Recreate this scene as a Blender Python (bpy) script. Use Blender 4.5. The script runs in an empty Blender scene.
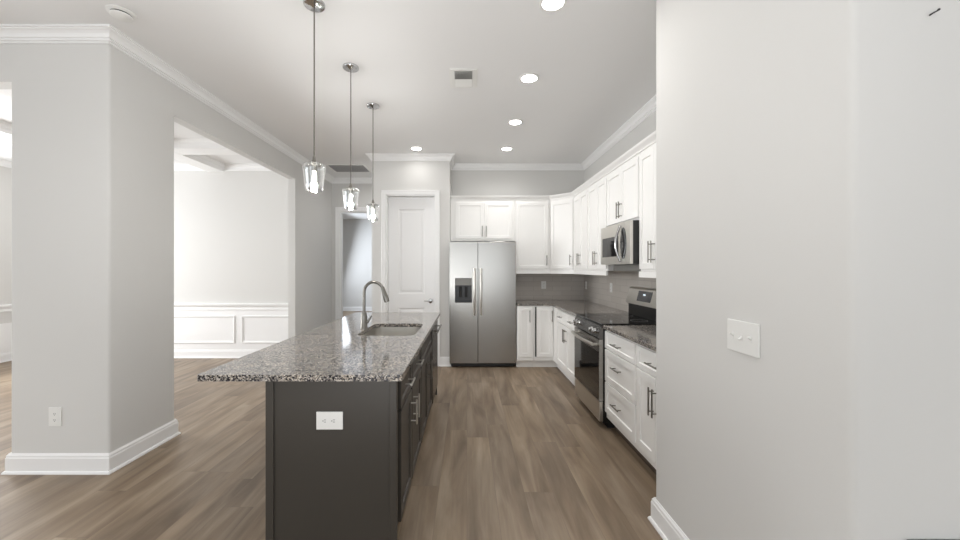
import bpy, bmesh, math
from mathutils import Vector, Matrix
PI = math.pi
scene = bpy.context.scene
C = scene.collection

# ------------------------------------------------------------------ camera, world, exposure, daylight
EYE = 1.41
cam_d = bpy.data.cameras.new('camera')
cam = bpy.data.objects.new('camera', cam_d); C.objects.link(cam)
cam.location = (0, 0, EYE); cam.rotation_euler = (PI/2, 0, 0)
cam_d.sensor_width = 36; cam_d.lens = 375/960*36
cam_d.shift_x = 13/960; cam_d.shift_y = -1.5/960
cam_d.clip_start = 0.05; cam_d.clip_end = 100
scene.camera = cam
scene.view_settings.view_transform = 'Standard'
scene.view_settings.look = 'None'
scene.view_settings.gamma = 1
scene.view_settings.use_curve_mapping = False
scene.view_settings.exposure = 0.24
scene.cycles.use_denoising = True
scene.cycles.max_bounces = 12
scene.cycles.diffuse_bounces = 8
scene.cycles.sample_clamp_indirect = 8

w = bpy.data.worlds.new('daylight'); scene.world = w; w.use_nodes = True
bg = w.node_tree.nodes['Background']
bg.inputs[0].default_value = (0.93, 0.97, 1.0, 1); bg.inputs[1].default_value = 1.6

def daylight(name, loc, rot, sx, sy, power, col=(1, 0.985, 0.96), spread=180):
    d = bpy.data.lights.new(name, 'AREA'); d.shape = 'RECTANGLE'
    d.size = sx; d.size_y = sy; d.energy = power; d.color = col; d.spread = math.radians(spread)
    o = bpy.data.objects.new(name, d); C.objects.link(o)
    o.location = loc; o.rotation_euler = rot
    return o
T = math.radians(14)   # sky and pavement light come in together, slightly upward
DAY = (0.93, 0.965, 1)
daylight('daylight_back_windows', (-1.0, -4.6, 1.5), (PI/2+T, 0, 0), 7.0, 2.2, 30, DAY)
daylight('daylight_left_windows', (-6.95, -1.2, 1.5), (PI/2+T, 0, -PI/2), 5.0, 2.2, 16, DAY)
daylight('right_side_fill', (4.0, -1.6, 1.5), (PI/2+T, 0, PI/2), 4.0, 2.2, 62, DAY)  # added fill for the pier side; the right wall has no window
# added lamp aimed at the ceiling behind the camera, standing for a bounced flash
daylight('ceiling_bounce_fill', (-0.6, -0.5, 0.7), (PI-math.radians(40), 0, 0), 0.9, 0.9, 20, (1, 1, 1), 105)
daylight('daylight_dining_window', (-6.9, 4.0, 1.55), (PI/2+T, 0, -PI/2), 2.0, 1.7, 118, (0.98, 0.99, 1))
daylight('daylight_far_room', (-4.0, 10.3, 1.7), (PI/2-0.25, 0, -PI/2), 3.5, 2.2, 105, (0.84, 0.91, 1.0))

# ------------------------------------------------------------------ materials
def mat(name, col, rough=0.5, metal=0.0, noise=0.0, nscale=8.0, bump=0.0, bscale=200.0, coat=0.0, spec=0.5):
    m = bpy.data.materials.new(name); m.use_nodes = True
    nt = m.node_tree; b = nt.nodes['Principled BSDF']
    b.inputs['Base Color'].default_value = (*col, 1)
    b.inputs['Roughness'].default_value = rough
    b.inputs['Metallic'].default_value = metal
    b.inputs['Specular IOR Level'].default_value = spec
    b.inputs['Coat Weight'].default_value = coat
    tc = nt.nodes.new('ShaderNodeTexCoord')
    n = nt.nodes.new('ShaderNodeTexNoise'); n.inputs['Scale'].default_value = nscale
    nt.links.new(tc.outputs['Object'], n.inputs['Vector'])
    mr = nt.nodes.new('ShaderNodeMapRange')
    mr.inputs['To Min'].default_value = 1-noise; mr.inputs['To Max'].default_value = 1+noise
    nt.links.new(n.outputs['Fac'], mr.inputs['Value'])
    mx = nt.nodes.new('ShaderNodeVectorMath'); mx.operation = 'SCALE'
    mx.inputs[0].default_value = col
    nt.links.new(mr.outputs['Result'], mx.inputs['Scale'])
    nt.links.new(mx.outputs['Vector'], b.inputs['Base Color'])
    if bump:
        n2 = nt.nodes.new('ShaderNodeTexNoise'); n2.inputs['Scale'].default_value = bscale
        nt.links.new(tc.outputs['Object'], n2.inputs['Vector'])
        bp = nt.nodes.new('ShaderNodeBump'); bp.inputs['Strength'].default_value = bump; bp.inputs['Distance'].default_value = 0.002
        nt.links.new(n2.outputs['Fac'], bp.inputs['Height']); nt.links.new(bp.outputs['Normal'], b.inputs['Normal'])
    return m

def emit(name, col, s):
    m = bpy.data.materials.new(name); m.use_nodes = True
    b = m.node_tree.nodes['Principled BSDF']
    b.inputs['Base Color'].default_value = (*col, 1)
    b.inputs['Emission Color'].default_value = (*col, 1); b.inputs['Emission Strength'].default_value = s
    return m

M_wall = mat('wall_paint', (0.66, 0.655, 0.64), 0.75, noise=0.008, nscale=1.5, bump=0.06, bscale=160)
M_ceil = mat('ceiling_paint', (0.80, 0.80, 0.80), 0.85, noise=0.008, nscale=1.5)
M_trim = mat('white_trim_paint', (0.85, 0.85, 0.85), 0.38, noise=0.005)
M_cab = mat('white_cabinet_paint', (0.86, 0.855, 0.84), 0.35, noise=0.006)
M_island = mat('charcoal_brown_cabinet_paint', (0.046, 0.040, 0.033), 0.45, noise=0.03, nscale=6)
M_steel = mat('brushed_steel', (0.37, 0.36, 0.342), 0.24, 1.0, noise=0.03, nscale=3)
M_darksteel = mat('dark_steel', (0.16, 0.155, 0.15), 0.25, 1.0)
M_nickel = mat('brushed_nickel', (0.23, 0.22, 0.20), 0.28, 1.0)
M_brightsteel = mat('bright_brushed_steel', (0.66, 0.64, 0.60), 0.3, 1.0)
M_chrome = mat('chrome', (0.55, 0.55, 0.55), 0.12, 1.0)
M_black = mat('black_enamel', (0.012, 0.012, 0.012), 0.3)
M_blackglass = mat('black_glass', (0.010, 0.010, 0.011), 0.05, spec=0.6)
M_darkgap = mat('dark_rubber_and_gap_shade', (0.02, 0.02, 0.02), 0.8)
M_plastic = mat('white_plastic', (0.80, 0.80, 0.78), 0.35)
M_slot = mat('dark_slot', (0.03, 0.03, 0.03), 0.6)
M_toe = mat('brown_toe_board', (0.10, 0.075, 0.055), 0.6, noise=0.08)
M_display = mat('display_panel', (0.05, 0.05, 0.055), 0.2)
M_grey = mat('grey_plastic', (0.22, 0.215, 0.20), 0.4)
M_lamp = emit('lamp_lens', (1, 0.97, 0.92), 14)
M_bulb = emit('bulb_glow', (1, 0.93, 0.84), 2.2)
M_grille = mat('grille_grey', (0.36, 0.36, 0.36), 0.6)

def glass():
    m = bpy.data.materials.new('clear_glass'); m.use_nodes = True
    nt = m.node_tree; L = nt.links.new; nt.nodes.remove(nt.nodes['Principled BSDF']); out = nt.nodes['Material Output']
    tr = nt.nodes.new('ShaderNodeBsdfTransparent'); tr.inputs[0].default_value = (0.93, 0.94, 0.94, 1)
    gl = nt.nodes.new('ShaderNodeBsdfGlossy'); gl.inputs['Roughness'].default_value = 0.03; gl.inputs['Color'].default_value = (1, 1, 1, 1)
    lw = nt.nodes.new('ShaderNodeLayerWeight'); lw.inputs['Blend'].default_value = 0.45
    tc = nt.nodes.new('ShaderNodeTexCoord'); n = nt.nodes.new('ShaderNodeTexNoise'); n.inputs['Scale'].default_value = 60
    bp = nt.nodes.new('ShaderNodeBump'); bp.inputs['Strength'].default_value = 0.12
    L(tc.outputs['Object'], n.inputs['Vector']); L(n.outputs['Fac'], bp.inputs['Height'])
    L(bp.outputs['Normal'], gl.inputs['Normal']); L(bp.outputs['Normal'], lw.inputs['Normal'])
    mr = nt.nodes.new('ShaderNodeMapRange'); mr.inputs['To Min'].default_value = 0.04; mr.inputs['To Max'].default_value = 0.95
    L(lw.outputs['Facing'], mr.inputs['Value'])
    mx = nt.nodes.new('ShaderNodeMixShader'); L(mr.outputs['Result'], mx.inputs[0]); L(tr.outputs[0], mx.inputs[1]); L(gl.outputs[0], mx.inputs[2])
    L(mx.outputs[0], out.inputs['Surface'])
    return m
M_glass = glass()

def ramp(nt, src, stops, interp='LINEAR'):
    r = nt.nodes.new('ShaderNodeValToRGB'); cr = r.color_ramp; cr.interpolation = interp
    while len(cr.elements) < len(stops): cr.elements.new(0.5)
    for e, (p, c) in zip(cr.elements, stops): e.position = p; e.color = (*c, 1)
    nt.links.new(src, r.inputs['Fac'])
    return r.outputs['Color']

def mixc(nt, fac, a, b, mode='MIX'):
    n = nt.nodes.new('ShaderNodeMix'); n.data_type = 'RGBA'; n.blend_type = mode
    for idx, v in ((0, fac), (6, a), (7, b)):
        if hasattr(v, 'links'): nt.links.new(v, n.inputs[idx])
        elif idx == 0: n.inputs[0].default_value = v
        else: n.inputs[idx].default_value = (*v, 1)
    return n.outputs[2]

def floor_mat():
    m = bpy.data.materials.new('vinyl_wood_planks'); m.use_nodes = True
    nt = m.node_tree; b = nt.nodes['Principled BSDF']; L = nt.links.new
    def math_(op, a, b_=None, c=None):
        n = nt.nodes.new('ShaderNodeMath'); n.operation = op
        for i, v in enumerate((a, b_, c)):
            if v is None: continue
            if hasattr(v, 'links'): L(v, n.inputs[i])
            else: n.inputs[i].default_value = v
        return n.outputs[0]
    PW, PL = 0.18, 1.5
    tc = nt.nodes.new('ShaderNodeTexCoord'); sp = nt.nodes.new('ShaderNodeSeparateXYZ'); L(tc.outputs['Object'], sp.inputs[0])
    xr = math_('DIVIDE', sp.outputs['X'], PW); row = math_('FLOOR', xr); fx = math_('SUBTRACT', xr, row)
    wn = nt.nodes.new('ShaderNodeTexWhiteNoise'); wn.noise_dimensions = '1D'; L(row, wn.inputs['W'])
    yr = math_('ADD', math_('DIVIDE', sp.outputs['Y'], PL), math_('MULTIPLY', wn.outputs['Value'], 5.0))
    col = math_('FLOOR', yr); fy = math_('SUBTRACT', yr, col)
    cid = nt.nodes.new('ShaderNodeCombineXYZ'); L(row, cid.inputs[0]); L(col, cid.inputs[1])
    w2 = nt.nodes.new('ShaderNodeTexWhiteNoise'); w2.noise_dimensions = '2D'; L(cid.outputs[0], w2.inputs['Vector'])
    ex = math_('MULTIPLY', math_('MINIMUM', fx, math_('SUBTRACT', 1.0, fx)), PW)
    ey = math_('MULTIPLY', math_('MINIMUM', fy, math_('SUBTRACT', 1.0, fy)), PL)
    seam = math_('LESS_THAN', math_('MINIMUM', ex, ey), 0.0009)
    off = nt.nodes.new('ShaderNodeVectorMath'); off.operation = 'SCALE'; off.inputs['Scale'].default_value = 13; L(w2.outputs['Color'], off.inputs[0])
    add = nt.nodes.new('ShaderNodeVectorMath'); add.operation = 'ADD'; L(tc.outputs['Object'], add.inputs[0]); L(off.outputs['Vector'], add.inputs[1])
    def grain(sx, sy, scale, det, rough, dist):
        mp = nt.nodes.new('ShaderNodeMapping'); mp.inputs['Scale'].default_value = (sx, sy, 1); L(add.outputs['Vector'], mp.inputs['Vector'])
        n = nt.nodes.new('ShaderNodeTexNoise'); n.inputs['Scale'].default_value = scale; n.inputs['Detail'].default_value = det
        n.inputs['Roughness'].default_value = rough; n.inputs['Distortion'].default_value = dist
        L(mp.outputs['Vector'], n.inputs['Vector']); return n.outputs['Fac']
    g1 = grain(7, 0.9, 1.3, 5, 0.5, 0.6); g2 = grain(45, 2.2, 1.6, 3, 0.5, 0.2); g3 = grain(2.5, 0.7, 1.2, 2, 0.5, 0.3)
    c1 = ramp(nt, g1, [(0.30, (0.145, 0.100, 0.064)), (0.5, (0.228, 0.169, 0.114)), (0.72, (0.325, 0.256, 0.186))])
    c2 = ramp(nt, g2, [(0.3, (0.93, 0.93, 0.93)), (0.7, (1.04, 1.04, 1.04))])
    c3 = ramp(nt, g3, [(0.35, (0.86, 0.86, 0.87)), (0.65, (1.12, 1.12, 1.12))])
    pl = ramp(nt, w2.outputs['Value'], [(0, (0.90, 0.90, 0.91)), (1, (1.08, 1.08, 1.06))])
    c = mixc(nt, 1.0, c1, c2, 'MULTIPLY'); c = mixc(nt, 1.0, c, c3, 'MULTIPLY'); c = mixc(nt, 1.0, c, pl, 'MULTIPLY')
    c = mixc(nt, math_('MULTIPLY', seam, 0.45), c, (0.09, 0.068, 0.05))
    L(c, b.inputs['Base Color'])
    b.inputs['Roughness'].default_value = 0.42; b.inputs['Specular IOR Level'].default_value = 0.45
    bp = nt.nodes.new('ShaderNodeBump'); bp.inputs['Strength'].default_value = 0.08; bp.inputs['Distance'].default_value = 0.002
    L(g2, bp.inputs['Height']); L(bp.outputs['Normal'], b.inputs['Normal'])
    return m
M_floor = floor_mat()

def granite():
    m = bpy.data.materials.new('speckled_granite'); m.use_nodes = True
    nt = m.node_tree; b = nt.nodes['Principled BSDF']; L = nt.links.new
    tc = nt.nodes.new('ShaderNodeTexCoord')
    v = nt.nodes.new('ShaderNodeTexVoronoi'); v.inputs['Scale'].default_value = 150; L(tc.outputs['Object'], v.inputs['Vector'])
    sep = nt.nodes.new('ShaderNodeSeparateColor'); L(v.outputs['Color'], sep.inputs[0])
    base = ramp(nt, sep.outputs[0], [(0, (0.009, 0.010, 0.015)), (0.20, (0.055, 0.056, 0.068)), (0.36, (0.18, 0.172, 0.165)), (0.56, (0.34, 0.315, 0.28)), (0.80, (0.52, 0.495, 0.46))], 'CONSTANT')
    v2 = nt.nodes.new('ShaderNodeTexVoronoi'); v2.inputs['Scale'].default_value = 330; L(tc.outputs['Object'], v2.inputs['Vector'])
    s2 = nt.nodes.new('ShaderNodeSeparateColor'); L(v2.outputs['Color'], s2.inputs[0])
    fine = ramp(nt, s2.outputs[1], [(0, (0.45, 0.45, 0.47)), (0.25, (0.9, 0.88, 0.86)), (0.6, (1.12, 1.1, 1.08))], 'CONSTANT')
    n = nt.nodes.new('ShaderNodeTexNoise'); n.inputs['Scale'].default_value = 9; n.inputs['Detail'].default_value = 4; L(tc.outputs['Object'], n.inputs['Vector'])
    big = ramp(nt, n.outputs['Fac'], [(0.35, (0.82, 0.82, 0.84)), (0.65, (1.12, 1.08, 1.03))])
    c = mixc(nt, 1, base, fine, 'MULTIPLY'); c = mixc(nt, 1, c, big, 'MULTIPLY')
    L(c, b.inputs['Base Color']); b.inputs['Roughness'].default_value = 0.10
    b.inputs['Specular IOR Level'].default_value = 0.6; b.inputs['Coat Weight'].default_value = 0.12; b.inputs['Coat Roughness'].default_value = 0.04
    return m
M_granite = granite()

def tile_mat(name, axis):
    m = bpy.data.materials.new(name); m.use_nodes = True
    nt = m.node_tree; b = nt.nodes['Principled BSDF']; L = nt.links.new
    tc = nt.nodes.new('ShaderNodeTexCoord'); sp = nt.nodes.new('ShaderNodeSeparateXYZ'); L(tc.outputs['Object'], sp.inputs[0])
    cb = nt.nodes.new('ShaderNodeCombineXYZ'); L(sp.outputs[axis], cb.inputs[0]); L(sp.outputs['Z'], cb.inputs[1])
    br = nt.nodes.new('ShaderNodeTexBrick'); L(cb.outputs[0], br.inputs['Vector'])
    br.inputs['Scale'].default_value = 1; br.inputs['Brick Width'].default_value = 0.30; br.inputs['Row Height'].default_value = 0.0755
    br.inputs['Mortar Size'].default_value = 0.0022; br.inputs['Mortar Smooth'].default_value = 0.2
    br.inputs['Color1'].default_value = (0.50, 0.46, 0.42, 1); br.inputs['Color2'].default_value = (0.55, 0.515, 0.475, 1); br.inputs['Mortar'].default_value = (0.40, 0.37, 0.34, 1)
    L(br.outputs['Color'], b.inputs['Base Color'])
    b.inputs['Roughness'].default_value = 0.22
    bp = nt.nodes.new('ShaderNodeBump'); bp.inputs['Strength'].default_value = 0.4; bp.inputs['Distance'].default_value = 0.001; bp.invert = True
    L(br.outputs['Fac'], bp.inputs['Height']); L(bp.outputs['Normal'], b.inputs['Normal'])
    return m
M_tile_x = tile_mat('taupe_subway_tile_back', 'X'); M_tile_y = tile_mat('taupe_subway_tile_side', 'Y')

# ------------------------------------------------------------------ mesh helpers
class MB:
    def __init__(s): s.bm = bmesh.new()
    def box(s, x0, x1, y0, y1, z0, z1, bev=0.0, seg=2):
        r = bmesh.ops.create_cube(s.bm, size=1)
        vs = r['verts']
        for v in vs:
            v.co = Vector(((x0+x1)/2 + v.co.x*(x1-x0), (y0+y1)/2 + v.co.y*(y1-y0), (z0+z1)/2 + v.co.z*(z1-z0)))
        if bev:
            es = list({e for v in vs for e in v.link_edges})
            bmesh.ops.bevel(s.bm, geom=es, offset=bev, segments=seg, profile=0.5, affect='EDGES')
        return s
    def lathe(s, prof, loc=(0, 0, 0), n=32, axis='Z', closed=False):
        # prof: list of (radius, height)
        rings = []
        for (r, h) in prof:
            ring = []
            for i in range(n):
                a = 2*PI*i/n; p = Vector((r*math.cos(a), r*math.sin(a), h))
                if axis == 'Y': p = Vector((p.x, -p.z, p.y))
                elif axis == 'X': p = Vector((p.z, p.x, p.y))
                ring.append(s.bm.verts.new(p + Vector(loc)))
            rings.append(ring)
        pairs = list(zip(rings, rings[1:]))
        if closed: pairs.append((rings[-1], rings[0]))
        for a, b in pairs:
            for i in range(n): s.bm.faces.new((a[i], a[(i+1) % n], b[(i+1) % n], b[i]))
        if not closed:
            if prof[0][0] > 1e-5: s.bm.faces.new(rings[0][::-1])
            if prof[-1][0] > 1e-5: s.bm.faces.new(rings[-1])
        return s
    def tube(s, pts, r, n=10):
        pts = [Vector(p) for p in pts]; rs = r if isinstance(r, (list, tuple)) else [r]*len(pts)
        rings = []; up = None
        for i, p in enumerate(pts):
            t = (pts[min(i+1, len(pts)-1)] - pts[max(i-1, 0)]).normalized()
            if up is None:
                up = Vector((0, 0, 1)) if abs(t.z) < 0.9 else Vector((1, 0, 0))
            u = (up - t*up.dot(t)).normalized(); v = t.cross(u); up = u
            rings.append([s.bm.verts.new(p + rs[i]*(math.cos(2*PI*k/n)*u + math.sin(2*PI*k/n)*v)) for k in range(n)])
        for a, b in zip(rings, rings[1:]):
            for i in range(n): s.bm.faces.new((a[i], a[(i+1) % n], b[(i+1) % n], b[i]))
        s.bm.faces.new(rings[0][::-1]); s.bm.faces.new(rings[-1])
        return s
    def prism(s, poly, z0, z1):
        a = [s.bm.verts.new((x, y, z0)) for x, y in poly]; b = [s.bm.verts.new((x, y, z1)) for x, y in poly]
        n = len(poly)
        for i in range(n): s.bm.faces.new((a[i], a[(i+1) % n], b[(i+1) % n], b[i]))
        s.bm.faces.new(a[::-1]); s.bm.faces.new(b)
        return s
    def sweep(s, prof, path, closed=False):
        # prof: closed polygon of (outwards, z); the room lies on the right hand of the path
        P = [Vector(p) for p in path]; n = len(P); rings = []
        for i in range(n):
            def nrm(a, b):
                d = (b-a).normalized(); return Vector((d.y, -d.x))
            if closed: n0, n1 = nrm(P[i-1], P[i]), nrm(P[i], P[(i+1) % n])
            else:
                n0 = nrm(P[i-1], P[i]) if i else None; n1 = nrm(P[i], P[i+1]) if i < n-1 else None
                n0 = n0 or n1; n1 = n1 or n0
            m = (n0+n1).normalized(); k = 1/max(0.3, m.dot(n0))
            rings.append([s.bm.verts.new((P[i].x+m.x*k*o, P[i].y+m.y*k*o, z)) for o, z in prof])
        q = len(prof); pr = list(zip(rings, rings[1:]))
        if closed: pr.append((rings[-1], rings[0]))
        for a, b in pr:
            for j in range(q): s.bm.faces.new((a[j], a[(j+1) % q], b[(j+1) % q], b[j]))
        if not closed: s.bm.faces.new(rings[0][::-1]); s.bm.faces.new(rings[-1])
        return s
    def shaker(s, x0, x1, z0, z1, t=0.02, st=0.055, d=0.009, y=0.0, bev=0.0025):
        # a recessed panel front, its back at y, facing -y
        def loop(i, yy): return [s.bm.verts.new(p) for p in ((x0+i, yy, z0+i), (x1-i, yy, z0+i), (x1-i, yy, z1-i), (x0+i, yy, z1-i))]
        ls = [loop(0, y), loop(0, y-t+bev), loop(bev, y-t), loop(st, y-t), loop(st+0.004, y-t+d)]
        for a, b in zip(ls, ls[1:]):
            for i in range(4): s.bm.faces.new((a[i], a[(i+1) % 4], b[(i+1) % 4], b[i]))
        s.bm.faces.new(ls[-1]); s.bm.faces.new(ls[0][::-1])
        return s
    def build(s, name, material, parent=None, smooth=False):
        bmesh.ops.recalc_face_normals(s.bm, faces=s.bm.faces)
        me = bpy.data.meshes.new(name); s.bm.to_mesh(me); s.bm.free()
        me.materials.append(material)
        if smooth:
            for p in me.polygons: p.use_smooth = True
            me.set_sharp_from_angle(angle=math.radians(40))
        o = bpy.data.objects.new(name, me); C.objects.link(o)
        if parent: o.parent = parent
        return o

def tag(o, label=None, cat=None, group=None, kind=None):
    if label: o['label'] = label
    if cat: o['category'] = cat
    if group: o['group'] = group
    if kind: o['kind'] = kind
    return o
def thing(name, label, cat, loc=(0, 0, 0), rz=0, group=None):
    o = bpy.data.objects.new(name, None); C.objects.link(o); o.empty_display_size = 0.1
    o.location = loc; o.rotation_euler = (0, 0, rz)
    return tag(o, label, cat, group)
def struct(name, mb, m, label=None, parent=None, smooth=False):
    o = mb.build(name, m, parent, smooth); o['kind'] = 'structure'
    if label: o['label'] = label
    return o
def copy_tree(o, parent=None):
    c = o.copy(); C.objects.link(c)
    if parent: c.parent = parent
    for ch in list(o.children): copy_tree(ch, c)
    return c

def rounded(poly, r=0.018, n=4, which=None):
    out = []; k = len(poly)
    for i in range(k):
        p = Vector(poly[i]); a = Vector(poly[i-1]); b = Vector(poly[(i+1) % k])
        if which is not None and i not in which: out.append(tuple(p)); continue
        u = (a-p).normalized(); v = (b-p).normalized(); c = p + (u+v)*r
        a0 = -v*r; 
        for j in range(n+1):
            t = (PI/2)*j/n
            out.append(tuple(c - v*r*math.cos(t) - u*r*math.sin(t)) if True else None)
    return out

# ------------------------------------------------------------------ the setting
H = 3.05
LX = -2.472          # face of the left wall
RX = 1.855           # kitchen right wall
BY = 5.93            # kitchen back wall
struct('floor', MB().box(-7.4, 4.2, -5, 13.2, -0.1, 0), M_floor, 'grey-brown wood plank floor running away from the camera')
cb = MB(); cb.box(-7.4, 4.2, -5, 13.2, H, H+0.15)
struct('ceiling', cb, M_ceil, 'flat pale grey-white ceiling')

pier = rounded([(-3.156, 2.59), (LX, 2.59), (LX, 3.175), (-3.156, 3.175)], which=(0, 1, 2, 3))
pier_top = rounded([(-3.156, 2.59), (LX, 2.59), (LX, 3.175), (-3.156, 3.175)], which=(1,))
struct('wall_pier', MB().prism(pier, 0, 2.70).prism(pier_top, 2.70, H), M_wall, 'square grey wall pier at left between two openings', smooth=True)
struct('wall_left_header', MB().box(LX-0.1, LX, 3.174, 5.397, 2.70, H), M_wall, 'wall above the wide dining room opening')
struct('wall_left', MB().box(LX-0.1, LX, 5.396, 6.95, 0, H), M_wall, 'left wall between the dining opening and the hall')
struct('wall_front_header', MB().box(-7, -3.155, 2.59, 2.70, 2.70, H), M_wall, 'wall above the opening at the far left')
# dining room
struct('wall_dining_back', MB().box(-7.1, LX-0.1, 5.92, 6.02, 0, H), M_wall, 'pale back wall of the dining room')
dl = MB(); dl.box(-7.1, -7, 5.15, 5.92, 0, H).box(-7.1, -7, 2.59, 2.85, 0, H).box(-7.1, -7, 2.85, 5.15, 0, 0.6).box(-7.1, -7, 2.85, 5.15, 2.5, H)
struct('wall_dining_left', dl, M_wall, 'left wall of the dining room')
wf = MB()
for (a, b, c, d) in ((2.85, 5.15, 0.6, 0.68), (2.85, 5.15, 2.42, 2.5), (2.85, 2.93, 0.68, 2.42), (5.07, 5.15, 0.68, 2.42), (3.97, 4.03, 0.68, 2.42)):
    wf.box(-7.06, -7.0, a, b, c, d)
struct('window_1', wf, M_trim, 'dining room window frame')
# living room behind the camera
lv = MB(); lv.box(-7.1, -7, -5, -4, 0, H).box(-7.1, -7, 1.6, 2.59, 0, H).box(-7.1, -7, -4, 1.6, 0, 0.35).box(-7.1, -7, -4, 1.6, 2.65, H)
struct('wall_living_left', lv, M_wall, 'left wall of the living room')
lb = MB(); lb.box(-7.1, -4.6, -5, -4.9, 0, H).box(2.6, 4.2, -5, -4.9, 0, H).box(-4.6, 2.6, -5, -4.9, 0, 0.35).box(-4.6, 2.6, -5, -4.9, 2.65, H)
struct('wall_living_back', lb, M_wall, 'back wall of the living room behind the camera')
struct('wall_living_right', MB().box(4.1, 4.2, -5, 1.2, 0, H), M_wall, 'right wall of the living room')
# right stub wall block, nearest the camera
stub = rounded([(1.047, 1.016), (4.2, 1.016), (4.2, 2.088), (1.047, 2.088)], which=(0, 3))
struct('wall_right_near', MB().prism(stub, 0, H), M_wall, 'large light grey wall at right nearest the camera', smooth=True)
struct('wall_kitchen_right', MB().box(RX, RX+0.1, 2.088, BY+0.1, 0, H), M_wall, 'right wall of the kitchen behind the cabinets')
struct('wall_kitchen_back', MB().box(-0.25, RX, BY, BY+0.1, 0, H), M_wall, 'back wall above the kitchen cabinets')
# pantry box
pf = MB(); D0 = 5.42
pf.prism([(-1.375, D0), (-1.172, D0), (-1.172, D0+0.12), (-1.275, D0+0.12), (-1.275, 6.85), (-1.375, 6.85)], 0, H)
pf.prism([(-0.457, D0), (-0.25, D0), (-0.25, 6.85), (-0.35, 6.85), (-0.35, D0+0.12), (-0.457, D0+0.12)], 0, H)
pf.box(-1.172, -0.457, D0, D0+0.12, 2.478, H)
struct('wall_pantry', pf, M_wall, 'bright wall around the pantry door')
# hall end
hb = MB(); hb.box(LX, -2.32, 6.85, 6.95, 0, H).box(-1.44, -0.25, 6.85, 6.95, 0, H).box(-2.32, -1.44, 6.85, 6.95, 2.45, H)
struct('wall_hall_back', hb, M_wall, 'end wall of the hall with a doorway')
struct('wall_far_room', MB().box(-4.2, 0.5, 12.5, 12.6, 0, H), M_wall, 'far wall seen through the hall doorway')
struct('wall_far_room_right', MB().box(0.4, 0.5, 6.95, 12.5, 0, H), M_wall, 'right wall of the far room')
struct('wall_far_room_left', MB().box(-4.3, -4.2, 6.0, 12.6, 0, H), M_wall, 'left wall of the far room')

# crown moulding
def crown_prof(h=0.088, p=0.075, top=H):
    return [(0, top), (p, top), (p, top-h*0.14), (p*0.86, top-h*0.15), (p*0.84, top-h*0.22), (p*0.66, top-h*0.30), (p*0.5, top-h*0.44), (p*0.42, top-h*0.62), (p*0.40, top-h*0.70), (p*0.26, top-h*0.71), (p*0.26, top-h*0.80), (p*0.30, top-h*0.82), (p*0.30, top-h*0.88), (p*0.16, top-h*0.90), (p*0.14, top-h), (0, top-h)]
def base_prof(h=0.135, t=0.016):
    return [(0, 0), (t+0.012, 0), (t+0.012, 0.008), (t+0.006, 0.018), (t, 0.02), (t, h-0.03), (t*0.8, h-0.024), (t*0.75, h-0.012), (t*0.35, h-0.004), (t*0.3, h), (0, h)]
def struct_sweep(name, path, prof, label, closed=False): return struct(name, MB().sweep(prof, path, closed), M_trim, label)
struct_sweep('trim_crown', [(-7, 2.59), (LX, 2.59), (LX, 6.85), (-1.375, 6.85), (-1.375, D0), (-0.25, D0), (-0.25, BY), (RX, BY), (RX, 2.088), (1.047, 2.088), (1.047, 1.016), (4.1, 1.016)], crown_prof(), 'white crown moulding around the kitchen ceiling')
bp_ = base_prof()
struct_sweep('baseboard_pier', [(-3.156, 3.175), (-3.156, 2.59), (LX, 2.59), (LX, 3.175)], bp_, 'tall white baseboard wrapping the pier', True)
struct_sweep('baseboard_left', [(LX-0.1, 5.92), (LX-0.1, 5.396), (LX, 5.396), (LX, 6.85), (-2.405, 6.85)], bp_, 'white baseboard on the left wall')
struct_sweep('baseboard_dining', [(-7, 2.6), (-7, 5.92), (LX-0.1, 5.92)], base_prof(0.134), 'white baseboard of the dining room')
struct_sweep('baseboard_pantry', [(-1.375, 6.85), (-1.375, D0), (-1.24, D0)], bp_, 'white baseboard left of the pantry door')
struct_sweep('baseboard_fridge', [(-0.392, D0), (-0.25, D0), (-0.25, D0+0.3)], bp_, 'white baseboard between pantry door and refrigerator')
struct_sweep('baseboard_right', [(1.13, 2.088), (1.047, 2.088), (1.047, 1.016), (1.18, 1.016)], bp_, 'white baseboard of the near right wall')
struct_sweep('baseboard_far_room', [(-4.2, 12.5), (0.4, 12.5)], bp_, 'white baseboard in the far room')

# dining room wainscot
ws = MB(); y = 5.92
ws.box(-7, LX-0.1, y-0.006, y, 0.12, 0.83)
struct('trim_wainscot', ws, M_trim, 'white painted lower wall of the dining room')
def wrect(mb, x0, x1, z0, z1, yy, t=0.03, d=0.016):
    def loop(i, dd): return [mb.bm.verts.new(p) for p in ((x0+i, yy-dd, z0+i), (x1-i, yy-dd, z0+i), (x1-i, yy-dd, z1-i), (x0+i, yy-dd, z1-i))]
    ls = [loop(0, 0), loop(0.002, d), loop(t*0.45, d), loop(t*0.6, d*0.55), loop(t, d*0.4), loop(t, 0)]
    for a, b in zip(ls, ls[1:]):
        for i in range(4): mb.bm.faces.new((a[i], a[(i+1) % 4], b[(i+1) % 4], b[i]))
wp = MB()
for x0, x1 in ((-6.85, -5.31), (-5.20, -3.66), (-3.55, -2.67)): wrect(wp, x0, x1, 0.235, 0.665, y-0.006)
struct('trim_wainscot_panels', wp, M_trim, 'raised picture-frame mouldings on the dining room wainscot')
cr = [(0, 0.755), (0.016, 0.755), (0.018, 0.768), (0.010, 0.775), (0.010, 0.80), (0.024, 0.815), (0.040, 0.832), (0.042, 0.852), (0.02, 0.862), (0, 0.865)]
struct('trim_chair_rail', MB().sweep(cr, [(-7, 2.6), (-7, 5.92), (LX-0.1, 5.92)]), M_trim, 'white chair rail around the dining room')
wl = MB(); wl.box(-7, -6.994, 2.65, 5.92, 0.12, 0.58)
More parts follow.
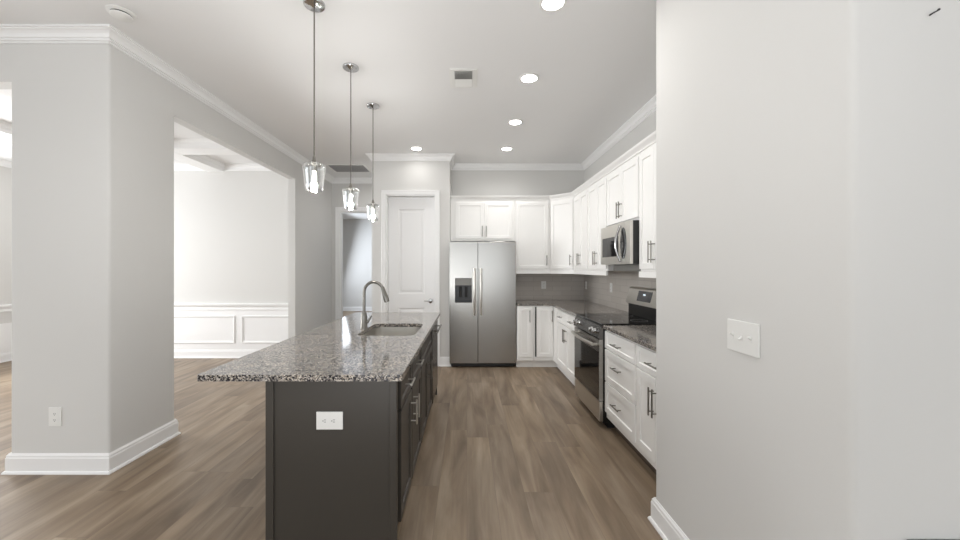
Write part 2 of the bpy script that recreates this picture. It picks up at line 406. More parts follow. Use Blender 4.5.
struct('trim_wainscot_side', wl, M_trim, 'white painted lower side wall of the dining room')
# coffered ceiling
cf = MB(); zb = 2.94
for (a, b) in ((2.70, 2.92), (4.78, 5.05)): cf.box(-7, LX-0.1, a, b, zb, H)
for (a, b) in ((-5.45, -5.2), (-4.09, -3.84)): cf.box(a, b, 2.70, 5.92, zb-0.001, H)
struct('ceiling_coffer_beams', cf, M_trim, 'white coffered beams of the dining room ceiling')
cc = MB()
for (ya, yb) in ((2.92, 4.78), (5.05, 5.92)):
    for (xa, xb) in ((-7, -5.45), (-5.2, -4.09), (-3.84, LX-0.1)):
        cc.sweep(crown_prof(0.10 if yb > 5.5 else 0.07, 0.05), [(xa, ya), (xa, yb), (xb, yb), (xb, ya)], True)
struct('trim_coffer', cc, M_trim, 'small crown mouldings inside the ceiling coffers')

# door casings
def casing(mb, x0, x1, z1, yy, wd=0.064, t=0.018):
    for a, b, c, d in ((x0-wd, x0, 0, z1+wd), (x1, x1+wd, 0, z1+wd), (x0, x1, z1, z1+wd)):
        mb.box(a, b, yy-t, yy, c, d, 0.004)
        if b-a < 0.2:
            mb.box(a+0.004, a+0.02, yy-t-0.005, yy-t+0.002, c, d-0.004, 0.002) if a < x0 else mb.box(b-0.02, b-0.004, yy-t-0.005, yy-t+0.002, c, d-0.004, 0.002)
        else: mb.box(a-wd+0.004, b+wd-0.004, yy-t-0.005, yy-t+0.002, d-0.02, d-0.004, 0.002)
pc = MB(); casing(pc, -1.172, -0.457, 2.478, D0)
pc.box(-1.172, -1.156, D0, D0+0.12, 0, 2.478).box(-0.473, -0.457, D0, D0+0.12, 0, 2.478).box(-1.156, -0.473, D0, D0+0.12, 2.462, 2.478)
struct('trim_pantry_casing', pc, M_trim, 'white casing around the pantry door')
hc = MB(); casing(hc, -2.32, -1.44, 2.45, 6.85, 0.08)
hc.box(-2.32, -2.30, 6.85, 6.95, 0, 2.45).box(-1.46, -1.44, 6.85, 6.95, 0, 2.45).box(-2.30, -1.46, 6.85, 6.95, 2.43, 2.45)
struct('trim_hall_casing', hc, M_trim, 'white casing of the doorway at the end of the hall')

# pantry door
def panel_ring(mb, x0, x1, z0, z1, yy):
    def loop(i, dd): return [mb.bm.verts.new(p) for p in ((x0+i, yy+dd, z0+i), (x1-i, yy+dd, z0+i), (x1-i, yy+dd, z1-i), (x0+i, yy+dd, z1-i))]
    ls = [loop(0, 0), loop(0.016, 0.010), loop(0.03, 0.010), loop(0.05, 0.003)]
    for a, b in zip(ls, ls[1:]):
        for i in range(4): mb.bm.faces.new((a[i], a[(i+1) % 4], b[(i+1) % 4], b[i]))
    mb.bm.faces.new(ls[-1])
dy = D0+0.085; pd = MB(); X0, X1 = -1.153, -0.476; px0, px1 = -1.005, -0.622
zs = [0.008, 0.23, 0.83, 1.04, 2.28, 2.458]
pd.box(X0, X1, dy+0.012, dy+0.04, zs[0], zs[-1])
pd.box(X0, px0, dy, dy+0.013, zs[0], zs[-1]).box(px1, X1, dy, dy+0.013, zs[0], zs[-1])
pd.box(px0, px1, dy, dy+0.013, zs[0], zs[1]).box(px0, px1, dy, dy+0.013, zs[2], zs[3]).box(px0, px1, dy, dy+0.013, zs[4], zs[5])
panel_ring(pd, px0, px1, zs[1], zs[2], dy); panel_ring(pd, px0, px1, zs[3], zs[4], dy)
door = struct('door_1', pd, M_trim, 'white two-panel pantry door, closed')
hl = MB(); hl.lathe([(0.034, 0), (0.034, 0.008), (0.028, 0.012), (0.011, 0.012), (0.011, 0.045), (0.014, 0.05), (0.014, 0.062), (0, 0.064)], (-0.535, dy, 0.935), 20, 'Y')
hl.tube([(-0.53, dy-0.055, 0.935), (-0.57, dy-0.057, 0.937), (-0.625, dy-0.05, 0.936)], [0.011, 0.008, 0.005])
hn = hl.build('door_handle', M_chrome, door, True); hn['label'] = 'chrome lever handle'

# backsplash
struct('wall_backsplash_back', MB().box(0.70, RX-0.008, BY-0.008, BY, 0.914, 1.40), M_tile_x, 'taupe subway tile on the back wall')
struct('wall_backsplash_right', MB().box(RX-0.008, RX, 2.088, BY, 0.914, 1.46), M_tile_y, 'taupe subway tile behind the range')

# ------------------------------------------------------------------ cabinets
def bar(mb, x, z, L, vertical, y=-0.02, r=0.0055, off=0.034):
    if vertical:
        mb.tube([(x, y-off, z-L/2), (x, y-off, z+L/2)], r)
        for k in (-1, 1): mb.tube([(x, y, z+k*L*0.36), (x, y-off, z+k*L*0.36)], r*0.8, 8)
    else:
        mb.tube([(x-L/2, y-off, z), (x+L/2, y-off, z)], r)
        for k in (-1, 1): mb.tube([(x+k*L*0.36, y, z), (x+k*L*0.36, y-off, z)], r*0.8, 8)
def cabinet(label, loc, rz, wd, dep, z0, z1, fronts, m, toe=None, name='base_cabinet', group=None, hm=None, body=None):
    t = thing(name, label, 'cabinet', loc, rz, group)
    b = MB()
    if body: body(b)
    else: b.box(0.0015, wd-0.0015, 0, dep, z0, z1)
    if toe and not body: b.box(0.0015, wd-0.0015, 0.07, dep, 0, z0)
    b.build('body', m, t)
    for f in fronts:
        kind, x0, x1, a, c = f[:5]
        st = 0.05 if min(x1-x0, c-a) > 0.17 else 0.032
        mm = MB(); mm.shaker(x0+0.002, x1-0.002, a, c, st=st)
        d = mm.build('drawer' if kind == 'drawer' else 'false_front' if kind == 'false' else 'door', m, t)
        for h in f[5:]:
            hb_ = MB(); bar(hb_, h[0], h[1], h[2], h[3])
            hh = hb_.build('handle', hm or M_nickel, d, True); hh['label'] = 'brushed nickel bar handle'
    return t
R90 = -PI/2
bx = 1.222           # carcass front of the right run (door faces 2 cm proud)
dz0, dz1 = 0.165, 0.868
def base_dd(w_, far):      # two drawers over two doors
    h = w_/2
    return [('drawer', 0.01, h, 0.715, dz1, (h/2, 0.79, 0.13, False)), ('drawer', h, w_-0.01, 0.715, dz1, (h*1.5, 0.79, 0.13, False)),
            ('door', 0.01, h, dz0, 0.70, (h-0.03, 0.59, 0.16, True)), ('door', h, w_-0.01, dz0, 0.70, (h+0.03, 0.59, 0.16, True))]
cabinet('white base cabinet with two drawers over two doors, left of the range', (bx, 5.045, 0), R90, 0.99, RX-bx-0.01, 0.11, 0.884, base_dd(0.985, 1), M_cab, True)
# corner cabinet (L shaped)
def corner_body(b):
    b.prism([(0, 0), (0.28, 0), (0.28, -0.253), (0.9, -0.253), (0.9, 0.62), (0, 0.62)], 0.11, 0.884)
    b.prism([(0, 0.07), (0.35, 0.07), (0.35, -0.253), (0.9, -0.253), (0.9, 0.62), (0, 0.62)], 0, 0.11)
ct = cabinet('white corner base cabinet with hinged door beside the narrow cabinet', (0.942, 5.30, 0), 0, 0.9, 0.6, 0, 0, [('door', 0.038, 0.272, dz0, dz1, (0.252, 0.74, 0.16, True))], M_cab, body=corner_body)
MB().box(0.020, 0.038, -0.006, 0.001, dz0, dz1).build('gap_shade_strip', M_slot, ct)  # dark strip on the frame, painting the shade of the gap beside the door
cabinet('narrow white base cabinet with one tall door beside the refrigerator', (0.706, 5.30, 0), 0, 0.234, 0.62, 0.11, 0.884, [('door', 0.012, 0.205, dz0, dz1, (0.175, 0.74, 0.17, True))], M_cab, True)
def drawers3(b=None): return [('drawer', 0.01, 0.60, 0.72, dz1, (0.30, 0.79, 0.15, False)), ('drawer', 0.01, 0.60, 0.435, 0.71, (0.30, 0.60, 0.15, False)), ('drawer', 0.01, 0.60, dz0, 0.425, (0.30, 0.30, 0.15, False))]
tall = cabinet('white three-drawer base cabinet right of the range', (bx, 3.283, 0), R90, 0.61, RX-bx-0.01, 0.11, 0.884, drawers3(), M_cab)
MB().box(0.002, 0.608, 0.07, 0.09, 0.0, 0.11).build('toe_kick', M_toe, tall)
nc = cabinet('white base cabinet with drawer and paired doors against the near right wall', (bx, 2.673, 0), R90, 0.58, RX-bx-0.01, 0.11, 0.884,
    [('drawer', 0.01, 0.55, 0.72, dz1, (0.28, 0.79, 0.15, False)), ('door', 0.01, 0.28, dz0, 0.705, (0.257, 0.555, 0.18, True)), ('door', 0.28, 0.55, dz0, 0.705, (0.303, 0.555, 0.18, True))], M_cab)
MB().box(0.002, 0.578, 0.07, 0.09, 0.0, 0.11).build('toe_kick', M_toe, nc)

# upper cabinets
ux = 1.525; uz0, uz1 = 1.385, 2.43; ud0, ud1 = 1.405, 2.395
def up(label, loc, rz, wd, fronts, z0=uz0, dep=0.325, **k):
    return cabinet(label, loc, rz, wd, dep, z0, uz1, fronts, M_cab, name='wall_cabinet', **k)
U = 5.60
up('white wall cabinet with two short doors above the refrigerator', (-0.248, U, 0), 0, 0.963,
   [('door', 0.078, 0.5025, 1.853, ud1, (0.473, 1.96, 0.16, True)), ('door', 0.5025, 0.927, 1.853, ud1, (0.532, 1.96, 0.16, True))], z0=1.82)
up('white wall cabinet with one full door right of the refrigerator', (0.717, U, 0), 0, 0.526, [('door', 0.012, 0.492, ud0, ud1, (0.465, 1.53, 0.15, True))])
diag = [(0, 0), (0.396, 0), (0.6293, 0.2333), (0.198, 0.6647), (-0.2333, 0.2333)]
def diag_body(b): b.prism([(0.001, 0.001), (0.395, 0.001), (0.6223, 0.2283), (0.198, 0.6527), (-0.2263, 0.2283)], uz0, uz1)
cabinet('white diagonal wall cabinet across the kitchen corner', (1.245, U, 0), -PI/4, 0.396, 0.3, 0, 0, [('door', 0.014, 0.382, ud0, ud1, (0.350, 1.53, 0.15, True))], M_cab, name='wall_cabinet', body=diag_body)
def two(wd, z0=ud0, hz=1.53, L=0.16, o=0.026): return [('door', 0.01, wd/2, z0, ud1, (wd/2-o, hz, L, True)), ('door', wd/2, wd-0.01, z0, ud1, (wd/2+o, hz, L, True))]
up('white two-door wall cabinet next to the diagonal corner cabinet', (ux, 5.318, 0), R90, 0.636, two(0.636))
up('white two-door wall cabinet left of the microwave', (ux, 4.68, 0), R90, 0.628, two(0.628))
up('white short two-door wall cabinet above the microwave', (ux, 4.05, 0), R90, 0.757, two(0.757, 1.865, 1.98), z0=1.838)
up('white two-door wall cabinet right of the microwave', (ux, 3.291, 0), R90, 0.53, two(0.53, hz=1.545, L=0.175, o=0.023))
up('white wall cabinet mostly hidden behind the near right wall', (ux, 2.759, 0), R90, 0.66, two(0.66))
ccp = [(0, 2.43), (0.012, 2.43), (0.016, 2.445), (0.045, 2.475), (0.05, 2.49), (0, 2.49), (-0.03, 2.49), (-0.03, 2.432)]
o = MB().sweep([(a, b) for a, b in ccp], [(-0.248, U), (1.245, U), (ux, 5.32), (ux, 2.092)]).build('cabinet_crown', M_cab)
tag(o, 'white crown moulding running along the tops of the wall cabinets', 'moulding')
lr = [(0.0, 1.333), (0.018, 1.333), (0.018, 1.384), (0.0, 1.384)]
o = MB().sweep(lr, [(0.72, U), (1.245, U), (ux, 5.32), (ux, 4.055)]).build('light_rail', M_cab)
tag(o, 'white light rail under the wall cabinets from refrigerator to microwave', 'moulding')
o = MB().sweep(lr, [(ux, 3.288), (ux, 2.092)]).build('light_rail', M_cab)
tag(o, 'white light rail under the wall cabinet right of the microwave', 'moulding')

# countertops
o = MB().prism([(0.706, 5.28), (1.19, 5.28), (1.19, 4.055), (RX-0.009, 4.055), (RX-0.009, BY-0.009), (0.706, BY-0.009)], 0.885, 0.915).build('countertop', M_granite)
tag(o, 'L-shaped speckled granite countertop in the kitchen corner', 'countertop')
o = MB().box(1.19, RX-0.009, 2.09, 3.285, 0.885, 0.915, 0.003).build('countertop', M_granite)
tag(o, 'short speckled granite countertop right of the range', 'countertop')

# ------------------------------------------------------------------ island
ix = -0.352          # carcass front of the island, doors to -0.33
IY0, IY1 = 1.78, 4.205
def isl(label, y0, wd, fronts):
    t = cabinet(label, (ix, y0, 0), PI/2, wd, 0.58, 0.11, 0.884, fronts, M_island, hm=M_brightsteel)
    MB().box(0.002, wd-0.002, 0.07, 0.09, 0, 0.11).build('toe_kick', M_island, t)
    return t
sz = (0.70, 0.868)
isl('charcoal island cabinet with drawer and door nearest the camera', 1.885, 0.385, [('drawer', 0.008, 0.377, *sz, (0.19, 0.785, 0.13, False)), ('door', 0.008, 0.377, 0.13, 0.685, (0.34, 0.56, 0.145, True))])
isl('charcoal island cabinet with drawer and door, second from the camera', 2.27, 0.47, [('drawer', 0.008, 0.462, *sz, (0.235, 0.785, 0.13, False)), ('door', 0.008, 0.462, 0.13, 0.685, (0.06, 0.56, 0.145, True))])
isb = cabinet('charcoal sink base cabinet of the island with wide false front', (ix, 2.74, 0), PI/2, 0.83, 0.58, 0.11, 0.884,
    [('false', 0.008, 0.822, *sz), ('door', 0.008, 0.415, 0.13, 0.685, (0.385, 0.56, 0.145, True)), ('door', 0.415, 0.822, 0.13, 0.685, (0.445, 0.56, 0.145, True))], M_island,
    body=lambda b: [b.box(0.002, 0.828, 0, 0.02, 0.11, 0.884), b.box(0.002, 0.02, 0.02, 0.58, 0.11, 0.884), b.box(0.81, 0.828, 0.02, 0.58, 0.11, 0.884), b.box(0.02, 0.81, 0.02, 0.58, 0.11, 0.13), b.box(0.02, 0.81, 0.56, 0.58, 0.13, 0.884)])
MB().box(0.002, 0.828, 0.07, 0.09, 0, 0.11).build('toe_kick', M_island, isb)
# dishwasher
dw = thing('dishwasher', 'stainless dishwasher at the far end of the island', 'dishwasher', (ix, 3.573, 0), PI/2)
MB().box(0.003, 0.597, 0.002, 0.57, 0.10, 0.875).build('body', M_darkgap, dw)
MB().box(0.004, 0.596, -0.026, 0, 0.12, 0.872, 0.004).build('door', M_darksteel, dw)
h = MB(); bar(h, 0.30, 0.79, 0.50, False, -0.026, 0.009, 0.04); h.build('handle', M_steel, dw, True)
MB().box(0.004, 0.596, 0.06, 0.08, 0, 0.10).build('toe_kick', M_darkgap, dw)
# end panels and back panel
ip = thing('kitchen_island', 'charcoal panels enclosing the island, end panel facing the camera', 'kitchen island', (-0.645, IY0, 0))
e = MB(); e.box(-0.31, 0.288, 0.004, 0.02, 0, 0.884).box(-0.31, -0.272, -0.004, 0.10, 0, 0.884, 0.002).box(0.276, 0.312, -0.004, 0.02, 0, 0.884, 0.002)
e.build('end_panel', M_island, ip)
MB().box(0.25, 0.27, 0.02, 0.104, 0, 0.884).build('filler', M_darkgap, ip)  # near-black colour stands in for shade in the recess beside the doors
MB().box(-0.31, -0.29, 0.105, IY1-IY0-0.022, 0, 0.884).build('back_panel', M_island, ip)
MB().box(-0.31, 0.31, IY1-IY0-0.02, IY1-IY0, 0, 0.884).build('end_panel', M_island, ip)

# slab with sink cutout
SX0, SX1, SY0, SY1, SR = -0.825, -0.388, 2.76, 3.37, 0.07
def rrect(x0, x1, y0, y1, r, n=7):
    out = []
    for cx, cy, a0 in ((x1-r, y1-r, 0), (x0+r, y1-r, 90), (x0+r, y0+r, 180), (x1-r, y0+r, 270)):
        for k in range(n):
            a = math.radians(a0 + 90*k/(n-1)); out.append((cx+r*math.cos(a), cy+r*math.sin(a)))
    return out
sl = MB(); bm = sl.bm
def ring_edges(pts, z):
    vs = [bm.verts.new((x, yy, z)) for x, yy in pts]
    return vs, [bm.edges.new((vs[i], vs[(i+1) % len(vs)])) for i in range(len(vs))]
OUT = rrect(-1.26, -0.302, 1.744, 4.228, 0.012, 4); INN = rrect(SX0, SX1, SY0, SY1, SR)
tops = []
for z in (0.885, 0.915):
    v1, e1 = ring_edges(OUT, z); v2, e2 = ring_edges(INN, z)
    bmesh.ops.triangle_fill(bm, use_beauty=True, edges=e1+e2); tops.append((v1, v2))
for k in (0, 1):
    a, b = tops[0][k], tops[1][k]
    for i in range(len(a)): bm.faces.new((a[i], a[(i+1) % len(a)], b[(i+1) % len(a)], b[i]))
slab = sl.build('island_countertop', M_granite); tag(slab, 'long polished granite slab on the island with sink cutout', 'countertop')

# sink
sk = thing('kitchen_sink', 'stainless undermount sink set in the island countertop', 'sink', ((SX0+SX1)/2, (SY0+SY1)/2, 0.68))
s_ = MB(); bm = s_.bm; cx, cy = (SX0+SX1)/2, (SY0+SY1)/2
prev = None
for (g, z, r) in ((0.017, 0.203, 0.085), (-0.004, 0.203, 0.075), (-0.006, 0.15, 0.075), (-0.012, 0.03, 0.07), (-0.03, 0.006, 0.06), (-0.08, 0.0, 0.04)):
    vs = [bm.verts.new((x-cx, yy-cy, z)) for x, yy in rrect(SX0-g, SX1+g, SY0-g, SY1+g, r)]
    if prev:
        for i in range(len(vs)): bm.faces.new((prev[i], prev[(i+1) % len(vs)], vs[(i+1) % len(vs)], vs[i]))
    prev = vs
bm.faces.new(prev)
bowl = s_.build('basin', M_brightsteel, sk, True)
MB().box(-0.19, 0.19, -0.014, 0.014, 0.002, 0.165, 0.006).build('divider', M_brightsteel, sk)
dr = MB().lathe([(0.045, 0.001), (0.045, 0.004), (0.03, 0.003), (0.012, 0.002), (0, 0.002)], (0, 0.14, 0), 24).build('drain', M_chrome, sk, True)
dr = MB().lathe([(0.045, 0.001), (0.045, 0.004), (0.03, 0.003), (0.012, 0.002), (0, 0.002)], (0, -0.14, 0), 24).build('drain', M_chrome, sk, True)

# faucet
ft = thing('kitchen_faucet', 'brushed nickel gooseneck pull-down faucet beside the island sink', 'faucet', (-0.848, 3.09, 0.915))
MB().lathe([(0.031, 0), (0.031, 0.006), (0.027, 0.012), (0.025, 0.10), (0.021, 0.125), (0.016, 0.135), (0, 0.135)], (0, 0, 0), 28).build('base', M_nickel, ft, True)
pts = [(0, 0, 0.12), (0, 0, 0.2), (0, 0, 0.285)]
R_ = 0.083
for k in range(1, 14):
    a = PI - (PI*0.86)*k/13
    pts.append((R_+R_*math.cos(a), -0.02*k/13, 0.295+R_*math.sin(a)*1.08))
MB().tube(pts, 0.0125, 14).build('neck', M_nickel, ft, True)
p = Vector(pts[-1]); q = Vector((0.196, -0.03, 0.222))
MB().tube([p-(q-p)*0.05, p.lerp(q, 0.12), p.lerp(q, 0.35), p.lerp(q, 0.8), q], [0.0145, 0.0165, 0.019, 0.023, 0.020], 16).build('spray_head', M_nickel, ft, True)
MB().tube([(0.018, 0, 0.055), (0.035, 0, 0.06)], 0.014, 14).tube([(0.033, 0, 0.06), (0.046, 0, 0.08), (0.062, 0, 0.108)], [0.009, 0.007, 0.006], 10).build('lever', M_nickel, ft, True)

# ------------------------------------------------------------------ refrigerator
fr = thing('refrigerator', 'stainless side-by-side refrigerator with ice dispenser', 'refrigerator', (-0.248, 5.32, 0))
W = 0.943; sp = 0.402
MB().box(0.003, W-0.003, 0.07, 0.60, 0.03, 1.775, 0.004).build('body', M_grey, fr)
MB().box(0.02, W-0.02, 0.04, 0.08, 0.012, 0.062).build('base_grille', M_black, fr)
# left door with dispenser cavity
dx0, dx1, dzz0, dzz1 = 0.078, 0.318, 0.925, 1.17
ld = MB(); ld.box(0, dx0, 0, 0.065, 0.065, 1.79, 0.003).box(dx1, sp-0.003, 0, 0.065, 0.065, 1.79, 0.003)
ld.box(dx0-0.003, dx1+0.003, 0.0, 0.065, 0.065, dzz0, 0.0003).box(dx0-0.003, dx1+0.003, 0.0, 0.065, dzz1+0.105, 1.79, 0.0003)
ld = MB(); bm = ld.bm
def quadbox_with_hole(mb, x0, x1, y0, y1, z0, z1, hx0, hx1, hz0, hz1, hy):
    v = lambda x, yy, z: mb.bm.verts.new((x, yy, z))
    o1 = [v(x0, y0, z0), v(x1, y0, z0), v(x1, y0, z1), v(x0, y0, z1)]; i1 = [v(hx0, y0, hz0), v(hx1, y0, hz0), v(hx1, y0, hz1), v(hx0, y0, hz1)]
    b1 = [v(x0, y1, z0), v(x1, y1, z0), v(x1, y1, z1), v(x0, y1, z1)]; i2 = [v(hx0, hy, hz0), v(hx1, hy, hz0), v(hx1, hy, hz1), v(hx0, hy, hz1)]
    for a, b in ((o1, i1), (i1, i2), (b1, o1)):
        for i in range(4): mb.bm.faces.new((a[i], a[(i+1) % 4], b[(i+1) % 4], b[i]))
    mb.bm.faces.new(i2); mb.bm.faces.new(b1)
quadbox_with_hole(ld, 0, sp-0.003, 0, 0.065, 0.065, 1.79, dx0, dx1, dzz0, dzz1+0.105, 0.058)
fd = ld.build('door', M_steel, fr); fd['label'] = 'freezer door with ice and water dispenser'
ds = MB().box(dx0+0.001, dx1-0.001, 0.002, 0.057, dzz1, dzz1+0.104, 0.002).build('dispenser_panel', M_grey, fd)
cv = MB(); cv.box(dx0+0.001, dx1-0.001, 0.052, 0.057, dzz0+0.001, dzz1).box(dx0+0.001, dx0+0.006, 0.004, 0.055, dzz0+0.001, dzz1).box(dx1-0.006, dx1-0.001, 0.004, 0.055, dzz0+0.001, dzz1).box(dx0+0.006, dx1-0.006, 0.004, 0.055, dzz0+0.001, dzz0+0.012)
cv.build('dispenser_cavity', M_black, fd)
pdl = MB(); pdl.box(0.135, 0.175, 0.03, 0.045, 1.0, 1.15, 0.004).box(0.215, 0.255, 0.03, 0.045, 1.0, 1.15, 0.004).build('dispenser_paddle', M_darkgap, fd)
rd = MB().box(sp+0.003, W, 0, 0.065, 0.065, 1.79, 0.004).build('door', M_steel, fr); rd['label'] = 'plain right-hand refrigerator door'
def fh(x, par):
    pts = []
    for k in range(13):
        t = k/12; z = 0.75+0.66*t; pts.append((x, -0.028-0.03*math.sin(PI*t), z))
    m_ = MB().tube([(x, 0.0, 0.775), (x, -0.032, 0.775)], 0.015).tube([(x, 0.0, 1.385), (x, -0.032, 1.385)], 0.015).tube(pts, 0.0175, 14)
    m_.build('handle', M_brightsteel, par, True)
fh(sp-0.048, fd); fh(sp+0.045, rd)

# ------------------------------------------------------------------ range
rg = thing('kitchen_range', 'stainless electric range with black glass cooktop between white cabinets', 'range', (1.195, 4.048, 0), R90)
RW = 0.758; dep = RX-1.195-0.012
MB().box(0.002, RW-0.002, 0, dep, 0.05, 0.905).build('body', M_black, rg)
MB().box(0.03, RW-0.03, 0.05, dep, 0.0, 0.05).build('plinth', M_darkgap, rg)
ck = MB(); ck.box(0, RW, -0.02, dep-0.08, 0.906, 0.926, 0.004)
ck.build('cooktop', M_blackglass, rg)
for (bxx, byy, rr) in ((0.19, 0.14, 0.09), (0.57, 0.14, 0.105), (0.19, 0.40, 0.105), (0.57, 0.40, 0.075)):
    MB().lathe([(rr-0.003, 0.0), (rr, 0.0), (rr, 0.0006), (rr-0.003, 0.0006)], (bxx, byy, 0.9262), 40, closed=True).build('burner_ring', M_grey, rg)
cp = MB(); bm = cp.bm
prof = [(-0.022, 0.905), (-0.045, 0.80), (-0.03, 0.792), (0, 0.792), (0, 0.905)]
a = [bm.verts.new((0.001, yy, z)) for yy, z in prof]; b = [bm.verts.new((RW-0.001, yy, z)) for yy, z in prof]
for i in range(5): bm.faces.new((a[i], a[(i+1) % 5], b[(i+1) % 5], b[i]))
bm.faces.new(a[::-1]); bm.faces.new(b)
cpn = cp.build('control_panel', M_darksteel, rg)
for kx in (0.09, 0.18, 0.58, 0.67):
    MB().lathe([(0.024, 0), (0.024, 0.008), (0.019, 0.012), (0.017, 0.034), (0.013, 0.037), (0, 0.037)], (kx, -0.034, 0.852), 24, 'Y').build('knob', M_chrome, cpn, True)
od = MB(); quadbox_with_hole(od, 0.002, RW-0.002, -0.035, -0.001, 0.245, 0.785, 0.012, RW-0.012, 0.25, 0.675, -0.030)
odr = od.build('oven_door', M_steel, rg)
MB().box(0.013, RW-0.013, -0.036, -0.0305, 0.251, 0.674).build('oven_window', M_blackglass, odr)
pts = [(0.05+0.66*k/14, -0.075-0.02*math.sin(PI*k/14), 0.735) for k in range(15)]
oh = MB().tube(pts, 0.014, 12).tube([(0.06, -0.035, 0.735), (0.06, -0.078, 0.735)], 0.012).tube([(0.70, -0.035, 0.735), (0.70, -0.078, 0.735)], 0.012).build('handle', M_brightsteel, odr, True)
MB().box(0.002, RW-0.002, -0.033, -0.001, 0.065, 0.238, 0.004).build('drawer', M_brightsteel, rg)
bk = MB(); bm = bk.bm
prof = [(dep-0.13, 1.045), (dep-0.09, 1.20), (dep-0.075, 1.215), (dep, 1.215), (dep, 1.045)]
a = [bm.verts.new((0.002, yy, z)) for yy, z in prof]; b = [bm.verts.new((RW-0.002, yy, z)) for yy, z in prof]
for i in range(5): bm.faces.new((a[i], a[(i+1) % 5], b[(i+1) % 5], b[i]))
bm.faces.new(a[::-1]); bm.faces.new(b)
bg_ = bk.build('backguard', M_brightsteel, rg)
bb = MB(); bb.box(0.012, RW-0.012, dep-0.105, dep, 0.906, 1.045).build('backguard_base', M_black, rg)
# display on the sloped face
def slope(z): return dep-0.13+(z-1.045)*0.258
dp = MB(); bm = dp.bm
vv = [bm.verts.new(p) for p in ((0.24, slope(1.085)-0.003, 1.085), (0.52, slope(1.085)-0.003, 1.085), (0.52, slope(1.185)-0.003, 1.185), (0.24, slope(1.185)-0.003, 1.185))]
v2 = [bm.verts.new(v.co + Vector((0, 0.0035, 0))) for v in vv]
bm.faces.new(vv); bm.faces.new(v2[::-1])
for i in range(4): bm.faces.new((vv[i], vv[(i+1) % 4], v2[(i+1) % 4], v2[i]))
dsp = dp.build('display', M_display, bg_)
MB().box(0.36, 0.40, slope(1.15)-0.006, slope(1.15)-0.0025, 1.143, 1.157).build('clock', emit('clock_glow', (0.8, 0.9, 1.0), 0.8), dsp)

# ------------------------------------------------------------------ microwave
mw = thing('microwave', 'stainless over-the-range microwave with curved handle', 'microwave', (1.456, 4.012, 1.45), R90)
MW = 0.72; mh = 0.385; md = RX-1.456-0.01
MB().box(0.002, MW-0.002, 0.003, md, 0, mh).build('body', M_black, mw)
MB().box(0.03, MW-0.03, 0.10, md, -0.065, -0.001).build('vent', M_grey, mw)
md_ = MB(); quadbox_with_hole(md_, 0, 0.60, -0.022, 0.002, 0.0, mh, 0.04, 0.46, 0.075, mh-0.115, -0.017)
mdr = md_.build('door', M_brightsteel, mw)
MB().box(0.041, 0.459, -0.021, -0.0175, 0.076, mh-0.116).build('window', M_blackglass, mdr)
MB().box(0.602, MW, -0.022, 0.002, 0.0, mh, 0.002).build('control_frame', M_brightsteel, mw)
el = MB(); bm = el.bm; n = 32
f1 = [bm.verts.new((0.572+0.065*math.cos(2*PI*k/n), -0.0245, mh*0.5+0.145*math.sin(2*PI*k/n))) for k in range(n)]
f0 = [bm.verts.new((v.co.x, -0.022, v.co.z)) for v in f1]
bm.faces.new(f1); bm.faces.new(f0[::-1])
for i in range(n): bm.faces.new((f1[i], f1[(i+1) % n], f0[(i+1) % n], f0[i]))
el.build('control_panel', M_blackglass, mw)
pts = [(0.515-0.012*math.sin(PI*k/14), -0.03-0.036*math.sin(PI*k/14), 0.03+0.325*k/14) for k in range(15)]
MB().tube(pts, [0.012]*2+[0.0115]*11+[0.012]*2, 12).tube([(0.515, -0.02, 0.033), (0.515, -0.036, 0.033)], 0.013).tube([(0.515, -0.02, 0.352), (0.515, -0.036, 0.352)], 0.013).build('handle', M_chrome, mdr, True)

# ------------------------------------------------------------------ pendants
def pendant(label, yy):
    t = thing('pendant_light', label, 'pendant light', (-0.945, yy, 1.88), 0, 'pendant lights over the island')
    top = H-1.88
    MB().lathe([(0.064, top), (0.064, top-0.010), (0.060, top-0.016), (0.02, top-0.022), (0.008, top-0.028), (0, top-0.028)], n=32).build('canopy', M_chrome, t, True)
    MB().tube([(0, 0, top-0.03), (0, 0, 0.205)], 0.0045, 10).build('rod', M_nickel, t, True)
    MB().lathe([(0, 0.225), (0.008, 0.222), (0.011, 0.20), (0.02, 0.19), (0.022, 0.182), (0.018, 0.181), (0.018, 0.135), (0.014, 0.133), (0, 0.133)], n=24).build('socket', M_nickel, t, True)
    g = [(0.047, 0.014), (0.049, 0.012), (0.051, 0.016), (0.055, 0.05), (0.061, 0.10), (0.067, 0.145), (0.068, 0.16), (0.063, 0.173), (0.046, 0.181), (0.023, 0.184)]
    inn = [(r-0.003, z-0.003 if z > 0.165 else z) for r, z in reversed(g[1:])]
    sh = MB().lathe(g+inn, n=40, closed=True).build('glass_shade', M_glass, t, True)
    MB().lathe([(0, 0.035), (0.008, 0.037), (0.013, 0.05), (0.014, 0.07), (0.013, 0.10), (0.011, 0.125), (0.011, 0.134), (0, 0.134)], n=20).build('bulb', M_bulb, t, True)
    l = bpy.data.lights.new('pendant_bulb', 'POINT'); l.energy = 22; l.color = (1, 0.97, 0.93); l.shadow_soft_size = 0.022
    lo = bpy.data.objects.new('pendant_bulb', l); C.objects.link(lo); lo.location = (-0.945, yy, 1.96)
pendant('clear glass pendant nearest the camera over the island', 2.32)
pendant('clear glass pendant in the middle of the three over the island', 3.05)
pendant('clear glass pendant farthest from the camera, near the pantry door', 3.77)

